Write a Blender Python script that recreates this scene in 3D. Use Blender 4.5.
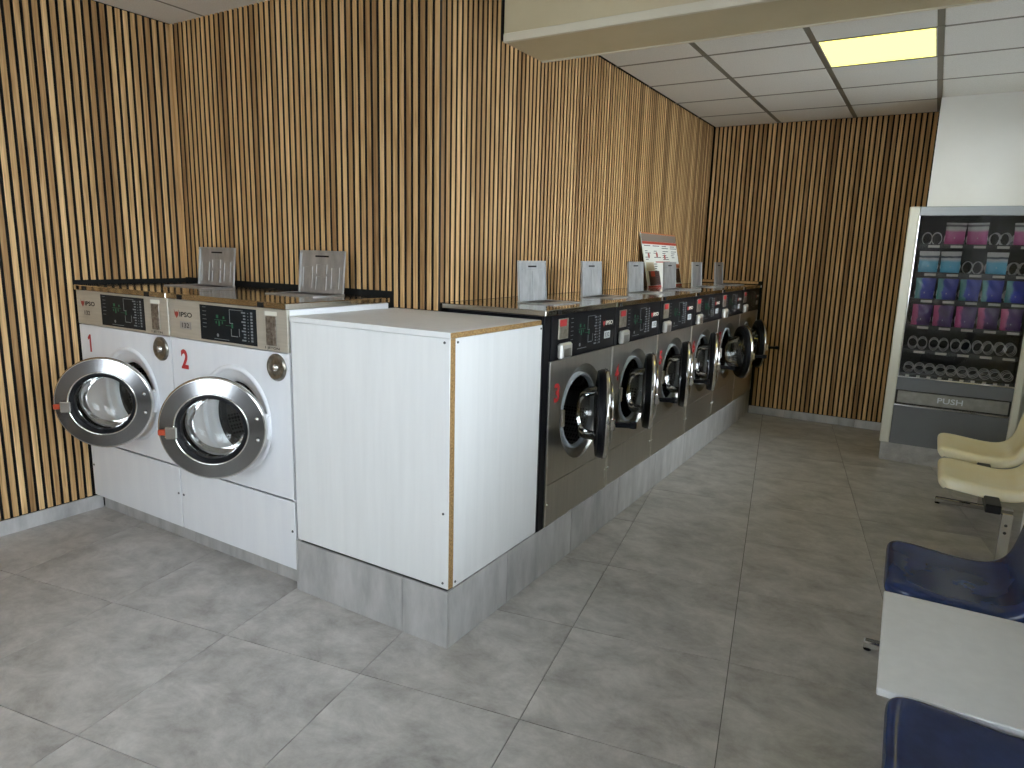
import bpy, math, random
from mathutils import Matrix, Vector
random.seed(7)
for o in list(bpy.data.objects): bpy.data.objects.remove(o)
S = bpy.context.scene
COL = S.collection
PI = math.pi

# ------------------------------------------------------------------ camera
cam = bpy.data.cameras.new('camera'); camo = bpy.data.objects.new('camera', cam); COL.objects.link(camo)
r_ = Vector((0.85188549, 0.52303349, 0.02696448)); u_ = Vector((-0.12177752, 0.14774364, 0.9814999)); f_ = Vector((-0.50937348, 0.83940919, -0.18955439))
C_ = Vector((1.38517558, -1.86552144, 1.46487286))
mw = Matrix.Identity(4)
for i in range(3):
    mw[i][0] = r_[i]; mw[i][1] = u_[i]; mw[i][2] = -f_[i]; mw[i][3] = C_[i]
camo.matrix_world = mw
cam.sensor_width = 36.0; cam.lens = 680.743 / 1024 * 36.0; cam.clip_start = 0.02
S.camera = camo

# ------------------------------------------------------------------ world, light, exposure
SKY = (0.84, 0.92, 1.0); SKY_STRENGTH = 6.0
PANEL_EMIT = (1.0, 0.88, 0.15); PANEL_STRENGTH = 2.0
S.view_settings.view_transform = 'Standard'; S.view_settings.look = 'None'
S.view_settings.gamma = 1.0; S.view_settings.use_curve_mapping = False
S.view_settings.exposure = 1.0
wd = bpy.data.worlds.new('world'); S.world = wd; wd.use_nodes = True
bg = wd.node_tree.nodes['Background']; bg.inputs[0].default_value = (*SKY, 1); bg.inputs[1].default_value = SKY_STRENGTH

# room numbers (metres): washers stand square to the walls, the floor tiles are laid 10 degrees askew
XL, YB, XR_ROW, YF = -2.45, 0.635, -0.55, 4.86     # slat faces: left wall, wall behind 1+2, wall behind the row, far wall
YFRONT, XRIGHT, XALC = -3.6, 1.84, 2.16
ZC = 2.67

def portal(loc, rot, sx, sy):
    l = bpy.data.lights.new('window_portal', 'AREA'); l.shape = 'RECTANGLE'; l.size = sx; l.size_y = sy; l.cycles.is_portal = True
    o = bpy.data.objects.new('window_portal', l); COL.objects.link(o); o.location = loc; o.rotation_euler = rot
FW = (-0.5, 1.12, 0.8, 2.5)                        # shop window in the front wall: x0, x1, z0, z1
RW = (-3.3, 0.2, 0.9, 2.4)                         # window band over the blue seats: y0, y1, z0, z1
AW = (1.85, 4.1, 1.15, 2.45)                         # window over the cream seats
portal(((FW[0] + FW[1]) / 2, YFRONT - 0.02, (FW[2] + FW[3]) / 2), (PI/2, 0, PI), FW[1] - FW[0], FW[3] - FW[2])
portal((XRIGHT + 0.12, (RW[0] + RW[1]) / 2, (RW[2] + RW[3]) / 2), (PI/2, 0, -PI/2), RW[1] - RW[0], RW[3] - RW[2])
portal((XALC + 0.12, (AW[0] + AW[1]) / 2, (AW[2] + AW[3]) / 2), (PI/2, 0, -PI/2), AW[1] - AW[0], AW[3] - AW[2])

# ------------------------------------------------------------------ materials
def newmat(name):
    m = bpy.data.materials.new(name); m.use_nodes = True
    nt = m.node_tree; return m, nt, nt.nodes['Principled BSDF']
def N(nt, t, **kw):
    n = nt.nodes.new(t)
    for k, v in kw.items(): setattr(n, k, v)
    return n
def simple(name, col, rough=0.5, metal=0.0, **kw):
    m, nt, b = newmat(name)
    b.inputs['Base Color'].default_value = (*col, 1); b.inputs['Roughness'].default_value = rough; b.inputs['Metallic'].default_value = metal
    for k, v in kw.items(): b.inputs[k].default_value = v
    return m
def noisy(name, c1, c2, scale=6.0, rough=0.5, metal=0.0, detail=6, stretch=(1, 1, 1), bump=0.0, perobj=True, rough_var=0.0, distort=0.0, lo=0.3, hi=0.7, valvar=0.0):
    m, nt, b = newmat(name); L = nt.links.new
    tc = N(nt, 'ShaderNodeTexCoord'); mp = N(nt, 'ShaderNodeMapping'); mp.inputs['Scale'].default_value = stretch
    L(tc.outputs['Object'], mp.inputs['Vector'])
    vec = mp.outputs['Vector']; oi = N(nt, 'ShaderNodeObjectInfo')
    if perobj:
        mu = N(nt, 'ShaderNodeMath', operation='MULTIPLY'); mu.inputs[1].default_value = 37.0; L(oi.outputs['Random'], mu.inputs[0])
        ad = N(nt, 'ShaderNodeVectorMath', operation='ADD'); L(vec, ad.inputs[0]); L(mu.outputs[0], ad.inputs[1]); vec = ad.outputs[0]
    no = N(nt, 'ShaderNodeTexNoise'); no.inputs['Scale'].default_value = scale; no.inputs['Detail'].default_value = detail; no.inputs['Distortion'].default_value = distort
    no.inputs['Roughness'].default_value = 0.6
    L(vec, no.inputs['Vector'])
    cr = N(nt, 'ShaderNodeValToRGB'); cr.color_ramp.elements[0].color = (*c1, 1); cr.color_ramp.elements[1].color = (*c2, 1)
    cr.color_ramp.elements[0].position = lo; cr.color_ramp.elements[1].position = hi
    L(no.outputs['Fac'], cr.inputs['Fac']); col = cr.outputs['Color']
    if valvar:
        hs = N(nt, 'ShaderNodeHueSaturation'); mr = N(nt, 'ShaderNodeMapRange'); mr.inputs['To Min'].default_value = 1 - valvar; mr.inputs['To Max'].default_value = 1 + valvar
        L(oi.outputs['Random'], mr.inputs['Value']); L(mr.outputs[0], hs.inputs['Value']); L(col, hs.inputs['Color']); col = hs.outputs['Color']
    L(col, b.inputs['Base Color'])
    b.inputs['Roughness'].default_value = rough; b.inputs['Metallic'].default_value = metal
    if rough_var:
        mr = N(nt, 'ShaderNodeMapRange'); mr.inputs['To Min'].default_value = rough - rough_var; mr.inputs['To Max'].default_value = rough + rough_var
        L(no.outputs['Fac'], mr.inputs['Value']); L(mr.outputs[0], b.inputs['Roughness'])
    if bump:
        bp = N(nt, 'ShaderNodeBump'); bp.inputs['Strength'].default_value = bump; bp.inputs['Distance'].default_value = 0.002
        L(no.outputs['Fac'], bp.inputs['Height']); L(bp.outputs['Normal'], b.inputs['Normal'])
    return m

def oak_mat():
    m, nt, b = newmat('oak_slat'); L = nt.links.new
    tc = N(nt, 'ShaderNodeTexCoord'); oi = N(nt, 'ShaderNodeObjectInfo')
    mu = N(nt, 'ShaderNodeMath', operation='MULTIPLY'); mu.inputs[1].default_value = 91.0; L(oi.outputs['Random'], mu.inputs[0])
    ad = N(nt, 'ShaderNodeVectorMath', operation='ADD'); L(tc.outputs['Object'], ad.inputs[0]); L(mu.outputs[0], ad.inputs[1])
    mp = N(nt, 'ShaderNodeMapping'); mp.inputs['Scale'].default_value = (60, 60, 2.2); L(ad.outputs[0], mp.inputs['Vector'])
    no = N(nt, 'ShaderNodeTexNoise'); no.inputs['Scale'].default_value = 1.0; no.inputs['Detail'].default_value = 5; no.inputs['Distortion'].default_value = 1.2
    L(mp.outputs[0], no.inputs['Vector'])
    cr = N(nt, 'ShaderNodeValToRGB'); e = cr.color_ramp.elements
    e[0].position = 0.28; e[0].color = (0.31, 0.175, 0.07, 1); e[1].position = 0.72; e[1].color = (0.68, 0.455, 0.225, 1)
    x = e.new(0.5); x.color = (0.52, 0.325, 0.145, 1)
    L(no.outputs['Fac'], cr.inputs['Fac'])
    cr2 = N(nt, 'ShaderNodeValToRGB'); e = cr2.color_ramp.elements
    e[0].position = 0.0; e[0].color = (0.58, 0.52, 0.47, 1); e[1].position = 1.0; e[1].color = (1.30, 1.34, 1.40, 1)
    for p, c in ((0.2, (0.84, 0.78, 0.73)), (0.5, (1.02, 1.0, 0.98)), (0.8, (1.14, 1.14, 1.13))):
        x = e.new(p); x.color = (*c, 1)
    L(oi.outputs['Random'], cr2.inputs['Fac'])
    mx = N(nt, 'ShaderNodeMix', data_type='RGBA', blend_type='MULTIPLY'); mx.inputs['Factor'].default_value = 1.0
    L(cr.outputs['Color'], mx.inputs[6]); L(cr2.outputs['Color'], mx.inputs[7]); L(mx.outputs[2], b.inputs['Base Color'])
    b.inputs['Roughness'].default_value = 0.62; b.inputs['Specular IOR Level'].default_value = 0.3
    return m

def thin_glass(name, tint=(1, 1, 1), refl=0.08, rough=0.0):
    m = bpy.data.materials.new(name); m.use_nodes = True; nt = m.node_tree; nt.nodes.clear(); L = nt.links.new
    out = N(nt, 'ShaderNodeOutputMaterial'); mx = N(nt, 'ShaderNodeMixShader'); tr = N(nt, 'ShaderNodeBsdfTransparent'); gl = N(nt, 'ShaderNodeBsdfGlossy')
    tr.inputs[0].default_value = (*tint, 1); gl.inputs['Roughness'].default_value = rough
    fr = N(nt, 'ShaderNodeFresnel'); fr.inputs['IOR'].default_value = 1.5
    mr = N(nt, 'ShaderNodeMath', operation='MULTIPLY_ADD'); mr.inputs[1].default_value = 1.0; mr.inputs[2].default_value = refl - 0.04
    L(fr.outputs[0], mr.inputs[0]); L(mr.outputs[0], mx.inputs[0]); L(tr.outputs[0], mx.inputs[1]); L(gl.outputs[0], mx.inputs[2]); L(mx.outputs[0], out.inputs[0])
    return m
def emit(name, col, s):
    m = bpy.data.materials.new(name); m.use_nodes = True; nt = m.node_tree; nt.nodes.clear()
    out = N(nt, 'ShaderNodeOutputMaterial'); e = N(nt, 'ShaderNodeEmission'); e.inputs[0].default_value = (*col, 1); e.inputs[1].default_value = s
    nt.links.new(e.outputs[0], out.inputs[0]); return m
def steel(name, col, rough, brush=(4, 4, 160), amt=0.12, metal=1.0):
    return noisy(name, tuple(c * 0.86 for c in col), col, scale=1.0, rough=rough, metal=metal, stretch=brush, rough_var=amt, detail=3)

M = {}
M['oak'] = oak_mat()
M['slat_side'] = simple('black_slat_side', (0.014, 0.010, 0.007), 0.85)
M['felt'] = simple('black_felt', (0.006, 0.0055, 0.005), 0.95)
M['tile'] = noisy('concrete_floor_tile', (0.215, 0.201, 0.184), (0.56, 0.535, 0.505), scale=5.0, rough=0.36, detail=9, rough_var=0.08, valvar=0.045, stretch=(1, 1.25, 1), distort=0.25, bump=0.05, lo=0.27, hi=0.75)
for n in M['tile'].node_tree.nodes:
    if n.type == 'TEX_NOISE': n.inputs['Roughness'].default_value = 0.72
M['tile_wall'] = noisy('concrete_plinth_tile', (0.31, 0.303, 0.295), (0.54, 0.53, 0.52), scale=4.0, rough=0.4, detail=9, rough_var=0.06, valvar=0.03, stretch=(2.5, 2.5, 0.8), bump=0.04)
M['grout'] = simple('grout', (0.12, 0.115, 0.105), 0.9)
M['ceiling_tile'] = noisy('mineral_ceiling_tile', (0.74, 0.72, 0.67), (0.84, 0.82, 0.78), scale=140, rough=0.95, detail=2)
M['tbar'] = simple('ceiling_grid_metal', (0.21, 0.19, 0.15), 0.5)
M['cream_paint'] = noisy('cream_beam_paint', (0.66, 0.565, 0.365), (0.72, 0.625, 0.42), scale=3, rough=0.5)
M['cream_trim'] = simple('cream_trim_paint', (0.80, 0.74, 0.60), 0.45)
M['wall_white'] = noisy('white_wall_paint', (0.83, 0.82, 0.785), (0.87, 0.86, 0.83), scale=2.5, rough=0.7)
M['white_enamel'] = noisy('white_enamel', (0.74, 0.75, 0.78), (0.79, 0.80, 0.82), scale=2, rough=0.28, stretch=(8, 8, 1))
M['white_board'] = noisy('white_melamine_board', (0.72, 0.725, 0.72), (0.77, 0.775, 0.77), scale=2, rough=0.38, stretch=(14, 14, 1))
M['chipboard'] = noisy('raw_chipboard', (0.17, 0.09, 0.03), (0.44, 0.28, 0.11), scale=160, rough=0.85, detail=3)
M['champagne'] = steel('brushed_champagne_panel', (0.60, 0.575, 0.50), 0.36, brush=(4, 4, 90), amt=0.05, metal=0.5)
M['steel'] = steel('brushed_steel', (0.55, 0.54, 0.51), 0.3, brush=(60, 60, 5), amt=0.06)
M['front_steel'] = steel('brushed_front_steel', (0.58, 0.555, 0.51), 0.33, brush=(70, 70, 4), amt=0.08)
M['top_steel'] = noisy('polished_top_steel', (0.44, 0.41, 0.35), (0.52, 0.49, 0.43), scale=5, rough=0.13, metal=1.0, rough_var=0.04)
M['chrome'] = simple('chrome', (0.74, 0.73, 0.71), 0.1, 1.0)
M['ring_steel'] = noisy('door_ring_steel', (0.20, 0.20, 0.21), (0.27, 0.27, 0.27), scale=3, rough=0.2, metal=1.0, rough_var=0.05)
M['lock_steel'] = noisy('lock_steel', (0.16, 0.145, 0.12), (0.36, 0.34, 0.30), scale=40, rough=0.28, metal=0.9)
M['edge_steel'] = simple('bright_edge_steel', (0.78, 0.76, 0.70), 0.28, 1.0)
M['alu'] = noisy('cast_aluminium', (0.38, 0.385, 0.385), (0.56, 0.565, 0.565), scale=9, rough=0.42, metal=0.75, stretch=(3, 3, 1))
M['black_plastic'] = simple('black_plastic', (0.006, 0.006, 0.008), 0.4, **{'Specular IOR Level': 0.15})
M['rubber'] = simple('black_rubber', (0.006, 0.006, 0.007), 0.5, **{'Specular IOR Level': 0.2})
M['grey_rubber'] = noisy('grey_rubber', (0.30, 0.33, 0.35), (0.38, 0.41, 0.43), scale=8, rough=0.45)
M['dark_overlay'] = simple('dark_display_overlay', (0.008, 0.011, 0.014), 0.35, **{'Specular IOR Level': 0.15})
M['print_white'] = simple('white_print', (0.55, 0.58, 0.60), 0.6)
M['print_grey'] = simple('fine_grey_print', (0.20, 0.22, 0.235), 0.6)
M['print_green'] = simple('green_print', (0.006, 0.10, 0.045), 0.6)
M['print_dark'] = simple('dark_print', (0.03, 0.028, 0.025), 0.6)
M['red'] = simple('red_sticker', (0.45, 0.025, 0.025), 0.5)
M['logo_red'] = simple('dull_red_print', (0.33, 0.05, 0.035), 0.5)
M['orange_red'] = simple('orange_red_plastic', (0.36, 0.045, 0.012), 0.4)
M['coin_brown'] = noisy('worn_coin_plate', (0.10, 0.075, 0.055), (0.32, 0.29, 0.25), scale=60, rough=0.35, metal=0.6)
M['white_label'] = simple('cream_label', (0.80, 0.78, 0.68), 0.5)
M['glass'] = thin_glass('clear_glass', (0.95, 0.96, 0.96), 0.04)
M['vend_glass'] = thin_glass('vending_glass', (0.95, 0.95, 0.95), 0.03)
M['bowl_glass'] = thin_glass('door_bowl_glass', (0.92, 0.935, 0.935), 0.05, 0.015)
M['window_glass'] = thin_glass('window_glass', (0.97, 0.98, 0.98), 0.05)
M['cream_plastic'] = noisy('cream_seat_plastic', (0.84, 0.72, 0.41), (0.90, 0.83, 0.60), scale=3.5, rough=0.3)
M['blue_plastic'] = noisy('worn_blue_plastic', (0.006, 0.010, 0.042), (0.030, 0.058, 0.17), scale=4, rough=0.22, detail=12, rough_var=0.03, lo=0.28, hi=0.80)
M['blue_plastic'].node_tree.nodes['Principled BSDF'].inputs['Specular IOR Level'].default_value = 0.3
M['vend_cream'] = simple('vending_cream_enamel', (0.66, 0.64, 0.54), 0.35)
M['vend_grey'] = noisy('vending_grey_enamel', (0.115, 0.12, 0.125), (0.14, 0.145, 0.15), scale=3, rough=0.38)
M['vend_rail'] = simple('vending_rail_grey', (0.30, 0.31, 0.31), 0.35, 0.6)
M['vend_dark'] = simple('vending_interior', (0.008, 0.008, 0.0075), 0.7)
M['coil_wire'] = simple('coil_wire', (0.75, 0.74, 0.72), 0.32, 0.35)
M['flap_steel'] = noisy('push_flap_steel', (0.20, 0.19, 0.165), (0.27, 0.26, 0.23), scale=20, rough=0.4, metal=0.4)
M['coin_box'] = simple('coin_return_steel', (0.78, 0.77, 0.73), 0.3, 0.6)
M['tray'] = simple('vending_tray', (0.014, 0.014, 0.0135), 0.5, 0.0)
M['tag'] = simple('price_tag', (0.60, 0.58, 0.50), 0.5)
M['paper'] = simple('poster_paper', (0.76, 0.76, 0.70), 0.5)
M['poster_grey'] = simple('poster_grey_band', (0.22, 0.18, 0.15), 0.5)
M['poster_red'] = simple('poster_red', (0.48, 0.055, 0.03), 0.5)
M['poster_orange'] = simple('poster_orange', (0.50, 0.16, 0.05), 0.5)
M['poster_dark'] = simple('poster_dark_photo', (0.07, 0.03, 0.025), 0.5)
M['poster_cream'] = simple('poster_cream', (0.60, 0.52, 0.36), 0.5)
M['screw'] = simple('dark_screw', (0.10, 0.10, 0.10), 0.4, 0.8)
M['window_frame'] = simple('white_window_frame', (0.70, 0.70, 0.68), 0.4)
M['pavement'] = noisy('outdoor_pavement', (0.30, 0.30, 0.29), (0.42, 0.42, 0.41), scale=3, rough=0.9)
M['diffuser'] = emit('light_diffuser', PANEL_EMIT, PANEL_STRENGTH)
def drum_mat():
    m, nt, b = newmat('perforated_drum'); L = nt.links.new
    tc = N(nt, 'ShaderNodeTexCoord'); vo = N(nt, 'ShaderNodeTexVoronoi'); vo.inputs['Scale'].default_value = 62; vo.inputs['Randomness'].default_value = 0.0
    L(tc.outputs['Object'], vo.inputs['Vector']); cr = N(nt, 'ShaderNodeValToRGB'); cr.color_ramp.interpolation = 'CONSTANT'
    cr.color_ramp.elements[0].color = (0.005, 0.005, 0.005, 1); cr.color_ramp.elements[1].color = (0.17, 0.17, 0.175, 1); cr.color_ramp.elements[1].position = 0.42
    L(vo.outputs['Distance'], cr.inputs['Fac']); L(cr.outputs['Color'], b.inputs['Base Color']); b.inputs['Metallic'].default_value = 0.9; b.inputs['Roughness'].default_value = 0.3
    return m
M['drum'] = drum_mat()
def bag_mat(name, stops, axis, noise=0.25):
    m, nt, b = newmat(name); L = nt.links.new
    tc = N(nt, 'ShaderNodeTexCoord'); sx = N(nt, 'ShaderNodeSeparateXYZ'); L(tc.outputs['Object'], sx.inputs[0])
    oi = N(nt, 'ShaderNodeObjectInfo'); ad = N(nt, 'ShaderNodeVectorMath', operation='ADD'); L(tc.outputs['Object'], ad.inputs[0]); L(oi.outputs['Random'], ad.inputs[1])
    no = N(nt, 'ShaderNodeTexNoise'); no.inputs['Scale'].default_value = 22; L(ad.outputs[0], no.inputs['Vector'])
    mr = N(nt, 'ShaderNodeMapRange')
    if axis == 'x': mr.inputs['From Min'].default_value = -0.06; mr.inputs['From Max'].default_value = 0.06; L(sx.outputs['X'], mr.inputs['Value'])
    else: mr.inputs['From Min'].default_value = 0.0; mr.inputs['From Max'].default_value = 0.15; L(sx.outputs['Z'], mr.inputs['Value'])
    ma = N(nt, 'ShaderNodeMath', operation='MULTIPLY_ADD'); ma.inputs[1].default_value = noise; L(no.outputs['Fac'], ma.inputs[0]); L(mr.outputs[0], ma.inputs[2])
    cr = N(nt, 'ShaderNodeValToRGB'); els = cr.color_ramp.elements
    els[0].position = stops[0][0]; els[0].color = (*stops[0][1], 1); els[1].position = stops[-1][0]; els[1].color = (*stops[-1][1], 1)
    for p, c in stops[1:-1]:
        x = els.new(p); x.color = (*c, 1)
    L(ma.outputs[0], cr.inputs['Fac']); L(cr.outputs['Color'], b.inputs['Base Color']); b.inputs['Roughness'].default_value = 0.3
    return m
M['bag_pinkwhite'] = bag_mat('pink_white_bag', [(0.1, (0.55, 0.08, 0.26)), (0.62, (0.62, 0.16, 0.36)), (0.72, (0.62, 0.60, 0.60)), (0.84, (0.60, 0.59, 0.58)), (0.88, (0.12, 0.10, 0.12)), (0.94, (0.12, 0.10, 0.12)), (0.97, (0.60, 0.58, 0.56))], 'z', 0.08)
M['bag_bluewhite'] = bag_mat('light_blue_white_bag', [(0.1, (0.10, 0.42, 0.62)), (0.55, (0.16, 0.50, 0.68)), (0.68, (0.58, 0.60, 0.60)), (0.72, (0.56, 0.57, 0.57)), (0.75, (0.06, 0.08, 0.10)), (0.82, (0.06, 0.08, 0.10)), (0.85, (0.58, 0.57, 0.54))], 'z', 0.08)
M['bag_bluegreen'] = bag_mat('teal_and_blue_bag', [(0.2, (0.07, 0.30, 0.27)), (0.42, (0.09, 0.30, 0.34)), (0.52, (0.03, 0.06, 0.46)), (1.0, (0.02, 0.03, 0.30))], 'x', 0.4)
M['bag_pinkpurple'] = bag_mat('pink_and_purple_bag', [(0.2, (0.62, 0.10, 0.24)), (0.45, (0.60, 0.12, 0.28)), (0.55, (0.10, 0.03, 0.16)), (1.0, (0.06, 0.02, 0.13))], 'x', 0.4)

# ------------------------------------------------------------------ mesh helpers
class MB:
    def __init__(s): s.v = []; s.f = []; s.sm = []
    def add(s, vs, fs, smooth=False):
        b = len(s.v); s.v += [tuple(p) for p in vs]; s.f += [tuple(b + i for i in f) for f in fs]; s.sm += [smooth] * len(fs); return s
    def box(s, x0, x1, y0, y1, z0, z1):
        vs = [(x, y, z) for z in (z0, z1) for y in (y0, y1) for x in (x0, x1)]
        return s.add(vs, [(0, 2, 3, 1), (4, 5, 7, 6), (0, 1, 5, 4), (1, 3, 7, 5), (3, 2, 6, 7), (2, 0, 4, 6)])
    def bbox(s, x0, x1, y0, y1, z0, z1, b=0.004):
        # box with chamfered edges (three crossing slabs hulled by hand)
        vs = []
        for (sx, sy, sz) in [(a, c, d) for d in (0, 1) for c in (0, 1) for a in (0, 1)]:
            X = (x0, x1)[sx]; Y = (y0, y1)[sy]; Z = (z0, z1)[sz]; dx = b if sx == 0 else -b; dy = b if sy == 0 else -b; dz = b if sz == 0 else -b
            vs += [(X, Y + dy, Z + dz), (X + dx, Y, Z + dz), (X + dx, Y + dy, Z)]
        I = lambda a, c, d, k: (d * 4 + c * 2 + a) * 3 + k
        fs = []
        for a in (0, 1):
            q = [I(a, 0, 0, 0), I(a, 1, 0, 0), I(a, 1, 1, 0), I(a, 0, 1, 0)]; fs.append(q if a else q[::-1])
            q = [I(0, a, 0, 1), I(1, a, 0, 1), I(1, a, 1, 1), I(0, a, 1, 1)]; fs.append(q[::-1] if a else q)
            q = [I(0, 0, a, 2), I(1, 0, a, 2), I(1, 1, a, 2), I(0, 1, a, 2)]; fs.append(q if a else q[::-1])
        for a in (0, 1):
            for c in (0, 1):
                fs.append([I(a, c, 0, 0), I(a, c, 1, 0), I(a, c, 1, 1), I(a, c, 0, 1)])
                fs.append([I(a, 0, c, 0), I(a, 1, c, 0), I(a, 1, c, 2), I(a, 0, c, 2)])
                fs.append([I(0, a, c, 1), I(1, a, c, 1), I(1, a, c, 2), I(0, a, c, 2)])
                for d in (0, 1): fs.append([I(a, c, d, 0), I(a, c, d, 1), I(a, c, d, 2)])
        return s.add(vs, fs)
    def prism(s, pts, z0, z1):
        n = len(pts)
        vs = [(x, y, z0) for x, y in pts] + [(x, y, z1) for x, y in pts]
        return s.add(vs, [tuple(range(n))[::-1], tuple(range(n, 2 * n))] + [(i, (i + 1) % n, n + (i + 1) % n, n + i) for i in range(n)])
    def turned(s, prof, cx=0, cz=0, seg=56):
        # lathe with crisp profile corners
        for a, b in zip(prof[:-1], prof[1:]): s.lathe([a, b], cx, cz, seg)
        return s
    def lathe(s, prof, cx=0, cz=0, seg=56, smooth=True, a0=0.0, a1=2 * PI):
        # revolve (radius, y) about the y axis through (cx, cz)
        full = abs(a1 - a0 - 2 * PI) < 1e-6; n = seg if full else seg + 1; vs = []
        for k in range(n):
            a = a0 + (a1 - a0) * k / seg; vs += [(cx + r * math.cos(a), y, cz + r * math.sin(a)) for r, y in prof]
        p = len(prof); fs = []
        for k in range(seg):
            k2 = (k + 1) % n
            for i in range(p - 1): fs.append((k * p + i, k * p + i + 1, k2 * p + i + 1, k2 * p + i))
        return s.add(vs, fs, smooth)
    def cyl(s, p0, p1, r, seg=12, smooth=True):
        p0 = Vector(p0); p1 = Vector(p1); d = (p1 - p0).normalized(); a = d.orthogonal().normalized(); b = d.cross(a); vs = []
        for p in (p0, p1):
            for k in range(seg):
                t = 2 * PI * k / seg; vs.append(p + r * (a * math.cos(t) + b * math.sin(t)))
        s.add(vs, [(k, (k + 1) % seg, seg + (k + 1) % seg, seg + k) for k in range(seg)], smooth)
        return s.add(vs, [tuple(range(seg))[::-1], tuple(range(seg, 2 * seg))])
    def tube(s, pts, r, seg=6):
        pts = [Vector(p) for p in pts]; n = len(pts); vs = []; up = Vector((0, 1, 0))
        for i, p in enumerate(pts):
            t = (pts[min(i + 1, n - 1)] - pts[max(i - 1, 0)]).normalized(); a = t.cross(up)
            if a.length < 1e-4: a = t.cross(Vector((1, 0, 0)))
            a.normalize(); b = t.cross(a)
            vs += [p + r * (a * math.cos(2 * PI * k / seg) + b * math.sin(2 * PI * k / seg)) for k in range(seg)]
        return s.add(vs, [(i * seg + k, i * seg + (k + 1) % seg, (i + 1) * seg + (k + 1) % seg, (i + 1) * seg + k) for i in range(n - 1) for k in range(seg)], True)
    def holed(s, x0, x1, z0, z1, cx, cz, r, y, seg=48):
        # flat plate in an xz plane facing -y, with a round hole
        angs = [2 * PI * k / seg for k in range(seg)]
        for X in (x0, x1):
            for Z in (z0, z1): angs.append(math.atan2(Z - cz, X - cx) % (2 * PI))
        angs = sorted(set(round(a, 6) for a in angs)); n = len(angs); vs = []
        for a in angs:
            c, d = math.cos(a), math.sin(a)
            t = min([((x1 - cx) / c if c > 1e-9 else (x0 - cx) / c if c < -1e-9 else 1e9), ((z1 - cz) / d if d > 1e-9 else (z0 - cz) / d if d < -1e-9 else 1e9)])
            vs += [(cx + r * c, y, cz + r * d), (cx + t * c, y, cz + t * d)]
        return s.add(vs, [(2 * i, 2 * i + 1, 2 * ((i + 1) % n) + 1, 2 * ((i + 1) % n)) for i in range(n)])
    def mesh(s, name):
        me = bpy.data.meshes.new(name); me.from_pydata(s.v, [], s.f); me.polygons.foreach_set('use_smooth', s.sm); me.update(); return me

CACHE = {}
def raw(name, me, mat, parent=None, loc=(0, 0, 0)):
    if mat and not me.materials: me.materials.append(M[mat])
    o = bpy.data.objects.new(name, me); COL.objects.link(o); o.location = loc
    if parent: o.parent = parent
    return o
def part(name, mb, mat, parent=None, key=None, loc=(0, 0, 0)):
    if key is not None:
        if key not in CACHE: CACHE[key] = (mb() if callable(mb) else mb).mesh(name)
        me = CACHE[key]
    else: me = (mb() if callable(mb) else mb).mesh(name)
    return raw(name, me, mat, parent, loc)
def thing(name, label, cat, loc=(0, 0, 0), rz=0, group=None):
    o = bpy.data.objects.new(name, None); COL.objects.link(o); o.location = loc; o.rotation_euler = (0, 0, rz); o.empty_display_size = 0.1
    o['label'] = label; o['category'] = cat
    if group: o['group'] = group
    return o
def tag(o, label, cat, group=None):
    o['label'] = label; o['category'] = cat
    if group: o['group'] = group
    return o
def struct(name, mb, mat, label, cat):
    o = part(name, mb, mat); o['kind'] = 'structure'; o['label'] = label; o['category'] = cat; return o
TXT = {}
def text(name, s, height, width, mat, parent, loc, bold=0.0, rot=(PI / 2, 0, 0)):
    # flat lettering facing -y, centred on loc, scaled to width x height
    k = (s, round(height, 4), round(width, 4), bold, mat)
    if k not in TXT:
        cu = bpy.data.curves.new('lettering', 'FONT'); cu.body = s; cu.size = 1.0; cu.offset = bold; cu.extrude = 0.0; cu.fill_mode = 'FRONT'; cu.resolution_u = 3
        t = bpy.data.objects.new('lettering_tmp', cu); COL.objects.link(t)
        dg = bpy.context.evaluated_depsgraph_get(); dg.update()
        me = bpy.data.meshes.new_from_object(t.evaluated_get(dg)); bpy.data.objects.remove(t); bpy.data.curves.remove(cu)
        xs = [v.co.x for v in me.vertices]; ys = [v.co.y for v in me.vertices]
        cx, cy, w, h = (min(xs) + max(xs)) / 2, (min(ys) + max(ys)) / 2, max(xs) - min(xs), max(ys) - min(ys)
        for v in me.vertices: v.co = ((v.co.x - cx) * width / w, (v.co.y - cy) * height / h, 0)
        me.materials.clear(); TXT[k] = me
    o = raw(name, TXT[k], mat, parent, loc); o.rotation_euler = rot; return o

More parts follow.
